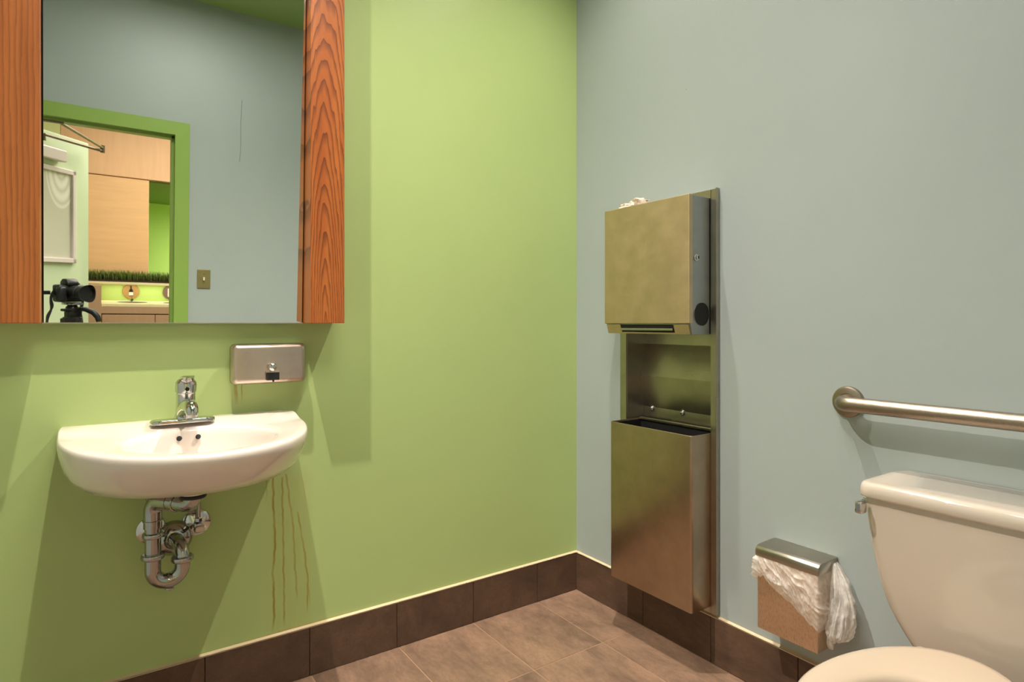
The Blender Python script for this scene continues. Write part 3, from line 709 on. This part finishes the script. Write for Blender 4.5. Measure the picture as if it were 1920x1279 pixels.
# ================================================================== GRAB BAR
gb = thing('grab_bar', 'peened stainless steel grab bar on the blue wall above the toilet', 'grab bar', (0, -1.5, .905))
br = .0195; GX = -.060; GY0, GY1, GZ = -1.127, -2.06, .907
pts = [Vector((-.004, GY0, GZ)), Vector((GX + .035, GY0, GZ))] + arc(Vector((GX + .035, GY0 - .035, GZ)), Vector((0, 1, 0)), Vector((-1, 0, 0)), .035, 0, PI / 2, 8)[1:]
p2 = arc(Vector((GX + .035, GY1 + .035, GZ)), Vector((-1, 0, 0)), Vector((0, -1, 0)), .035, 0, PI / 2, 8) + [Vector((-.004, GY1, GZ))]
bm = bmesh.new(); tube(bm, pts + p2, br, 28); obj('bar', bm, M['bar'], gb, 60)
for y in (GY0, GY1):
    obj('flange', lathe(bmesh.new(), [(.0420, 0), (.0420, .006), (.0405, .0095), (.036, .0115), (.0235, .013), (.0225, .0115), (.0195, .0115)], (0, y, GZ), (-1, 0, 0), 40), M['bar_steel'], gb, 30)

# ================================================================== SANITARY BIN + BAG
sb = thing('sanitary_bin', 'small wall-mounted steel sanitary bin with rust-spotted front beside the toilet', 'trash bin', (0, -1.0, .235))
SY0, SY1, SXf, SZ0, SZ1 = -1.094, -.915, -.097, .236, .455
obj('bin_body', B(SXf, -.0005, SY0, SY1, SZ0, SZ1, bev=.0018), M['steel_spot'], sb)
bm = bmesh.new()
def lidp(ins):  # profile in (x,z)
    return [(-.0005, .445), (-.0005, .4765), (-.02, .4768), (SXf + .012, .4762), (SXf + .002, .4735), (SXf - .004, .4665), (SXf - .005, .458), (SXf - .005, .445)]
prism(bm, lidp(0), 'y', SY0 - .004, SY1 + .004, bev=.002)
obj('lid', bm, M['steel'], sb, 30)
bg = thing('plastic_bag', 'thin white plastic liner draped over the small sanitary bin', 'bag', (-.05, -1.0, .3))
# skirt: path around the bin from the wall on the far side, across the front, back to the wall
path = []
path += [(-.004 - .0925 * i / 22, SY1, 0) for i in range(22)]
path += [(SXf, SY1 - (SY1 - SY0) * i / 110, 0) for i in range(111)]
path += [(SXf + .09 * i / 22, SY0, 0) for i in range(1, 23)]
NB = len(path); NV = 84
def lerp(a, b, t_): return a + (b - a) * t_
def keyed(keys, t_):
    for (a, va), (b, vb) in zip(keys, keys[1:]):
        if t_ <= b: return lerp(va, vb, max(0, t_ - a) / (b - a))
    return keys[-1][1]
def botz(i):
    if i < 22: return lerp(.345, .372, i / 22)
    if i < 133: return keyed([(0, .385), (.12, .388), (.25, .372), (.5, .350), (.75, .327), (.9, .308), (1, .292)], (i - 22) / 110)
    return lerp(.290, .315, (i - 132) / 22)
def ridge(p): return (1 - min(1, abs(noise.noise(p)) * 2.6)) ** 2
vs, fs = [], []
for i, (x, y, _) in enumerate(path):
    if i < 19: nx, ny = 0, 1
    elif i > 136: nx, ny = 0, -1
    elif i < 25: k_ = (i - 19) / 6 * PI / 2; nx, ny = -math.sin(k_), math.cos(k_)
    elif i > 130: k_ = (i - 130) / 6 * PI / 2; nx, ny = -math.cos(k_), -math.sin(k_)
    else: nx, ny = -1, 0
    u_ = i / (NB - 1) * .38                       # metres along the hem
    zb = botz(i)
    ztop = .452 + .006 * noise.noise(Vector((u_ * 60, 1.7, 0))) - (.016 * max(0, noise.noise(Vector((u_ * 34, 8.2, 0)))) if 24 < i < 128 else 0)
    for j in range(NV):
        v_ = j / (NV - 1); z = lerp(ztop, zb, v_)
        # folds sag along a diagonal: high on the far side, low on the near side
        sdir = u_ * .80 + (z - .4) * 1.0
        wv = Vector((u_ * 14, z * 14, 3.3)); dom = noise.noise(wv) * .02
        f1 = ridge(Vector(((u_ * .45 + (z - .4)) * 34 + dom * 30, u_ * 7, 1.0)))
        f2 = ridge(Vector(((u_ * .9 + (z - .4) * .8) * 60 + dom * 40, (u_ - z) * 16, 5.0)))
        f3 = ridge(Vector((u_ * 95 + dom * 80, z * 48, 9.0)))
        prof_ = math.sin(min(1, v_ * 1.1) * PI * .72)
        puff = .0020 + prof_ * (.005 + .0075 * f1 + .0045 * f2 + .0022 * f3)
        if i < 26: puff += (.036 * math.sin(PI * min(1, v_ * .85)) + .008 * f1) * (1 - i / 26)
        if v_ > .80: puff *= lerp(1, .30, (v_ - .80) / .20)
        if v_ < .06: puff = min(puff, .0045 + .05 * v_)
        sag = (.009 * noise.noise(Vector((u_ * 30, 0, 7))) + .004 * noise.noise(Vector((u_ * 90, 2, 7)))) * v_
        vs.append((min(-.001, x + nx * puff), y + ny * puff, z + sag))
for i in range(NB - 1):
    for j in range(NV - 1):
        a = i * NV + j; fs.append((a, a + NV, a + NV + 1, a + 1))
def meshobj(name, vs, fs, mat, parent, smooth=True):
    me = bpy.data.meshes.new(name); me.from_pydata(vs, [], fs); me.materials.append(mat)
    if smooth: me.shade_smooth()
    o = bpy.data.objects.new(name, me); COL.objects.link(o); o.parent = parent; o.matrix_parent_inverse = Matrix.Translation(parent.location).inverted(); return o
meshobj('bag_skirt', vs, fs, M['bag'], bg)
# tail: gathered film hanging from the rear corner of the lid
def sheet(rows, nseg, seed, amp):
    vs, fs = [], []
    for r_, (cx, cy, cz, wx, wy) in enumerate(rows):
        for k in range(nseg):
            a = 2 * PI * k / nseg
            n_ = 1 + amp * (noise.noise(Vector((math.cos(a) * 2.2, math.sin(a) * 2.2, cz * 18 + seed))) + .9 * noise.noise(Vector((math.cos(a) * 6, math.sin(a) * 6, cz * 9 + seed))) + .9 * (ridge(Vector((math.cos(a) * 3.2, math.sin(a) * 3.2, cz * 7 + seed))) - .4) + .35 * noise.noise(Vector((math.cos(a) * 9, math.sin(a) * 9, cz * 90 + seed))))
            vs.append((min(-.002, cx + math.cos(a) * wx * n_), cy + math.sin(a) * wy * n_, cz + .004 * noise.noise(Vector((a * 2, cz * 30, seed)))))
    n = len(rows)
    for r_ in range(n - 1):
        for k in range(nseg):
            a = r_ * nseg + k; b = r_ * nseg + (k + 1) % nseg; fs.append((a, b, b + nseg, a + nseg))
    return vs, fs
def interp(keys, n):
    out = []
    for i in range(n):
        t_ = i / (n - 1) * (len(keys) - 1); k = min(int(t_), len(keys) - 2); f_ = t_ - k; f_ = f_ * f_ * (3 - 2 * f_)
        out.append(tuple(lerp(a, b, f_) for a, b in zip(keys[k], keys[k + 1])))
    return out
rows = interp([(-.020, -1.100, .466, .008, .006), (-.026, -1.108, .452, .012, .012), (-.034, -1.120, .420, .018, .022), (-.040, -1.128, .385, .024, .028), (-.044, -1.130, .350, .030, .030), (-.048, -1.131, .318, .034, .031), (-.050, -1.128, .292, .032, .026), (-.050, -1.124, .276, .026, .018), (-.050, -1.120, .268, .012, .008)], 90)
meshobj('bag_tail', *sheet(rows, 110, 2.0, .30), M['bag'], bg)
rows = interp([(-.062, -1.105, .278, .004, .004), (-.064, -1.108, .270, .006, .007), (-.064, -1.110, .260, .006, .009), (-.064, -1.111, .252, .004, .007), (-.064, -1.111, .248, .001, .002)], 14)
meshobj('knot_end', *sheet(rows, 20, 5.0, .1), M['bag'], bg)

# ================================================================== TOILET
TYc = -1.488
to = thing('toilet', 'white two-piece toilet against the blue wall under the grab bar', 'toilet', (-.4, TYc, 0))
def rr3(x0, x1, hw, z, r, n=7):
    return [(p[0], p[1], z) for p in rrect((x0 + x1) / 2, TYc, (x1 - x0) / 2, hw, r, n)]
# tank: wide above, sides curve in to a narrow base; hw from photo
tk = [(.330, .108, -.175), (.36, .122, -.182), (.385, .138, -.186), (.415, .158, -.190), (.440, .173, -.193), (.470, .188, -.196), (.505, .200, -.199), (.55, .211, -.203), (.60, .220, -.206), (.66, .228, -.209), (.700, .232, -.210), (.716, .232, -.210)]
bm = bmesh.new(); loft(bm, [rr3(xf, -.012, hw, z, .038) for z, hw, xf in tk], True, True); obj('tank', bm, M['bone'], to, 50)
ld = [(.716, .234, -.214, .034), (.7175, .2385, -.2195, .036), (.722, .2405, -.222, .038), (.738, .2395, -.2205, .038), (.7445, .2375, -.2185, .037), (.7485, .234, -.215, .036), (.7502, .229, -.209, .033), (.7508, .215, -.195, .024)]
bm = bmesh.new(); loft(bm, [rr3(xf, -.006, hw, z, r) for z, hw, xf, r in ld], True, True); obj('tank_lid', bm, M['bone'], to, 50)
# bowl
def egg(xb, xf, hw, z, n=56, p=2.1):
    out = []; cx = xb + (xf - xb) * .55
    for k in range(n):
        a = 2 * PI * k / n; c_, s_ = math.cos(a), math.sin(a)
        rx = abs(xf - cx) if c_ > 0 else abs(cx - xb)
        ex = 2 / (2.0 if c_ > 0 else p)
        out.append((cx - math.copysign(abs(c_) ** ex, c_) * rx, TYc + math.copysign(abs(s_) ** ex, s_) * hw, z))
    return out
bw = [(0, -.20, -.58, .115), (.02, -.20, -.585, .118), (.08, -.20, -.57, .106), (.16, -.20, -.57, .102), (.24, -.205, -.62, .120), (.31, -.215, -.68, .145), (.37, -.22, -.715, .158), (.402, -.225, -.725, .162), (.415, -.228, -.725, .162), (.421, -.235, -.715, .157)]
rg = [egg(a, b, hw, z) for z, a, b, hw in bw]
rg += [egg(-.36, -.65, .105, .421), egg(-.37, -.64, .098, .41), egg(-.38, -.62, .092, .36), egg(-.40, -.58, .07, .28), egg(-.44, -.54, .03, .24)]
bm = bmesh.new(); loft(bm, rg, True, True); obj('bowl', bm, M['bone'], to, 50)
bm = bmesh.new(); loft(bm, [rr3(-.24, -.014, .10, .05, .03), rr3(-.22, -.014, .085, .20, .03), rr3(-.24, -.014, .095, .331, .03)], True, True); obj('tank_base', bm, M['bone'], to, 50)
# seat ring
outs = [(0, .4375), (.005, .4365), (.004, .448), (0, .456), (-.012, .4605), (-.030, .4615)]
def seato(d, z): return egg(-.236 + d, -.752 - d, .170 + d, z, 64, 2.0)
def seati(d, z): return egg(-.408 - d, -.680 + d, .096 - d, z, 64, 2.0)
rings = [seati(.004, .4255), seato(-.004, .4252), seato(0, .428), seato(.001, .437), seato(-.002, .444), seato(-.009, .4485), seato(-.022, .4500), morph(seato(-.022, .4502), seati(-.02, .4502), .5), seati(-.022, .4495), seati(-.010, .447), seati(-.001, .441), seati(.004, .4255)]
bm = bmesh.new(); loft(bm, rings); obj('seat', bm, M['seat'], to, 50)
for sg in (-1, 1):
    bm = bmesh.new(); loft(bm, [[(p[0], p[1], z) for p in rrect(-.262, TYc + sg * .075, .018, .022, .012)] for z in (.418, .432)] + [[(p[0], p[1], .436) for p in rrect(-.262, TYc + sg * .075, .014, .018, .010)]], True, True); obj('seat_hinge', bm, M['seat'], to, 50)
# flush lever on the far front corner
bm = bmesh.new(); lathe(bm, [(.011, -.01), (.011, .012), (.008, .014)], (-.18, TYc + .226, .694), (0, 1, 0), 16); tube(bm, [(-.18, TYc + .236, .694), (-.205, TYc + .232, .694), (-.224, TYc + .225, .6945)], [.006, .006, .006], 10)
box(bm, -.238, -.212, TYc + .214, TYc + .231, .680, .708, bev=.004)
obj('flush_lever', bm, M['chrome'], to, 40, label='chrome flush lever under the tank lid')
bm = bmesh.new(); box(bm, -.2388, -.2375, TYc + .218, TYc + .227, .685, .703); obj('lever_pad', bm, M['pipe'], to)

# ================================================================== CAMERA ON TRIPOD (seen in the mirror)
fwd = Vector((math.sin(YAW), math.cos(YAW), 0)); rgt = Vector((math.cos(YAW), -math.sin(YAW), 0))
cbase = CAM - fwd * .035 + Vector((.022, 0, -.010))
CMt = Matrix(((rgt.x, fwd.x, 0, cbase.x), (rgt.y, fwd.y, 0, cbase.y), (0, 0, 1, cbase.z), (0, 0, 0, 1)))   # local: x right, y towards the lens, z up; lens front at y=0
cm = thing('camera', 'black camera with petal lens hood on the tripod, seen in the mirror', 'camera', tuple(CMt @ Vector((0, -.10, -.05))))
def cob(name, bm, mat, parent, smooth=40, **k):
    bm.transform(CMt); return obj(name, bm, mat, parent, smooth, **k)
cob('body', B(-.070, .070, -.185, -.130, -.052, .040, bev=.012, seg=3), M['black_plastic'], cm)
bm = bmesh.new(); prism(bm, [(-.185, .036), (-.120, .036), (-.118, .052), (-.135, .070), (-.165, .072), (-.182, .055)], 'x', -.030, .030, bev=.006); cob('viewfinder_hump', bm, M['black_plastic'], cm)
cob('grip', B(-.078, -.040, -.150, -.105, -.050, .030, bev=.012, seg=3), M['black_plastic'], cm)
cob('lens_barrel', lathe(bmesh.new(), [(.033, -.135), (.034, -.11), (.037, -.108), (.037, -.07), (.035, -.068), (.038, -.045), (.038, -.03)], (0, 0, 0), (0, 1, 0), 32), M['black_plastic'], cm)
bm = bmesh.new(); sg_ = 48; ra, rb_, rc = [], [], []
for k in range(sg_):
    a = 2 * PI * k / sg_; f_ = .018 * (.5 + .5 * math.cos(2 * (a - PI / 2)))
    ra.append((.038 * math.cos(a), -.040, .038 * math.sin(a))); rb_.append((.046 * math.cos(a), -.016 + f_, .046 * math.sin(a))); rc.append((.0445 * math.cos(a), -.016 + f_, .0445 * math.sin(a)))
rd = [(.036 * math.cos(2 * PI * k / sg_), -.040, .036 * math.sin(2 * PI * k / sg_)) for k in range(sg_)]
loft(bm, [ra, rb_, rc, rd]); cob('lens_hood', bm, M['black_plastic'], cm)
cob('lens_glass', lathe(bmesh.new(), [(.033, -.040), (.026, -.036), (.014, -.0335), (.001, -.033)], (0, 0, 0), (0, 1, 0), 28), M['black_glossy'], cm, 60)
cob('mode_dial', lathe(bmesh.new(), [(.011, 0), (.011, .009), (.009, .011)], (.048, -.16, .038), (0, 0, 1), 16), M['black_plastic'], cm)
cob('flip_screen', B(-.165, -.068, -.205, -.193, -.014, .006, bev=.003), M['black_plastic'], cm)
for sx, pts in ((-1, [(-.066, -.16, .02), (-.085, -.165, -.03), (-.078, -.17, -.08), (-.095, -.175, -.13), (-.10, -.18, -.20)]), (1, [(.068, -.16, .02), (.08, -.165, -.04), (.072, -.17, -.10), (.082, -.18, -.17)])):
    bm = bmesh.new(); P_ = [Vector(p) for p in catmull(pts, 4)]
    rr = []
    for i, p in enumerate(P_):
        wv = .006 + .004 * abs(math.sin(i * .7)); rr.append([p + Vector((-wv, 0, 0)), p + Vector((0, -.002, 0)), p + Vector((wv, 0, 0)), p + Vector((0, .002, 0))])
    loft(bm, rr, True, True)
    cob('strap', bm, M['rubber'], cm)
tp_ = thing('tripod', 'black tripod with pan handle carrying the camera in the doorway', 'tripod', tuple(CMt @ Vector((0, -.13, 0)) - Vector((0, 0, CAM.z))))
cob('head_plate', B(-.035, .035, -.165, -.095, -.066, -.053, bev=.003), M['pipe'], tp_)
bm = bmesh.new(); lathe(bm, [(.026, 0), (.030, .008), (.030, .028), (.024, .036), (.02, .04)], (0, -.13, -.107), (0, 0, 1), 20); box(bm, -.05, .05, -.150, -.110, -.100, -.086, bev=.004); box(bm, -.03, .03, -.155, -.105, -.145, -.098, bev=.008); cob('pan_head', bm, M['black_plastic'], tp_)
bm = bmesh.new(); tube(bm, [(.02, -.12, -.085), (.05, -.10, -.09), (.075, -.075, -.105), (.088, -.06, -.13), (.09, -.055, -.155)], [.009, .013, .016, .016, .012], 12); cob('pan_handle', bm, M['black_plastic'], tp_)
bm = bmesh.new(); tube(bm, [(0, -.13, -.105), (0, -.13, -.60)], .014, 14); cob('centre_column', bm, M['black_plastic'], tp_)
bm = bmesh.new(); lathe(bm, [(.018, 0), (.040, .006), (.044, .02), (.044, .034), (.030, .042), (.016, .044)], (0, -.13, -.168), (0, 0, 1), 20)
for a in (90, 210, 330):
    t_ = math.radians(a); box(bm, .035 * math.cos(t_) - .014, .035 * math.cos(t_) + .014, -.13 + .035 * math.sin(t_) - .014, -.13 + .035 * math.sin(t_) + .014, -.168, -.138, bev=.004)
cob('spider', bm, M['black_plastic'], tp_)
for a in (95, 215, 335):
    t_ = math.radians(a); d_ = Vector((math.cos(t_), math.sin(t_), 0)); p0 = Vector((0, -.13, -.17)) + d_ * .04; p1 = Vector((0, -.13, -CAM.z + .012)) + d_ * .30
    bm = bmesh.new(); tube(bm, [p0, p0.lerp(p1, .45)], .014, 12); tube(bm, [p0.lerp(p1, .44), p0.lerp(p1, .48)], .017, 12); tube(bm, [p0.lerp(p1, .46), p1], .0105, 12); cob('leg', bm, M['black_plastic'], tp_)
    bm = bmesh.new(); tube(bm, [p1 - Vector((0, 0, .012)), p1 + Vector((0, 0, .02))], [.013, .012], 12); cob('foot', bm, M['rubber'], tp_)

# ================================================================== CEILING DOWNLIGHTS (hold the lamps)
for (x, y, z), so in zip(LAMPS, SPOTS):
    dl = thing('ceiling_downlight', 'round downlight in the ceiling %s' % ('above the mirror' if x < -1 else 'near the blue wall corner'), 'ceiling light', (x, y, ZC))
    bm = bmesh.new(); lathe(bm, [(.075, 0), (.075, -.006), (.062, -.009), (.055, -.004), (.055, 0)], (x, y, ZC), (0, 0, 1), 32, False, False); obj('trim_ring', bm, M['label'], dl, 40)
    bm = bmesh.new(); lathe(bm, [(.030, 0), (.030, -.003), (.02, -.006), (.001, -.007)], (x, y, ZC - .0005), (0, 0, 1), 20); obj('bulb', bm, M['glow'], dl, 40)
    so.parent = dl; so.matrix_parent_inverse = Matrix.Translation(dl.location).inverted(); so.location = (x, y, ZC - .025)

pn = thing('fill_light_fixture', 'added flat square fill light over the middle of the room, out of view', 'ceiling light', (-1.2, -1.25, ZC))  # added unseen fixture around the room's fill light
bm = bmesh.new()
for a in ((-1.53, -1.50, -1.58, -.92), (-.90, -.87, -1.58, -.92), (-1.50, -.90, -1.58, -1.55), (-1.50, -.90, -.95, -.92)): box(bm, *a, ZC - .03, ZC)
obj('fill_light_frame', bm, M['label'], pn)
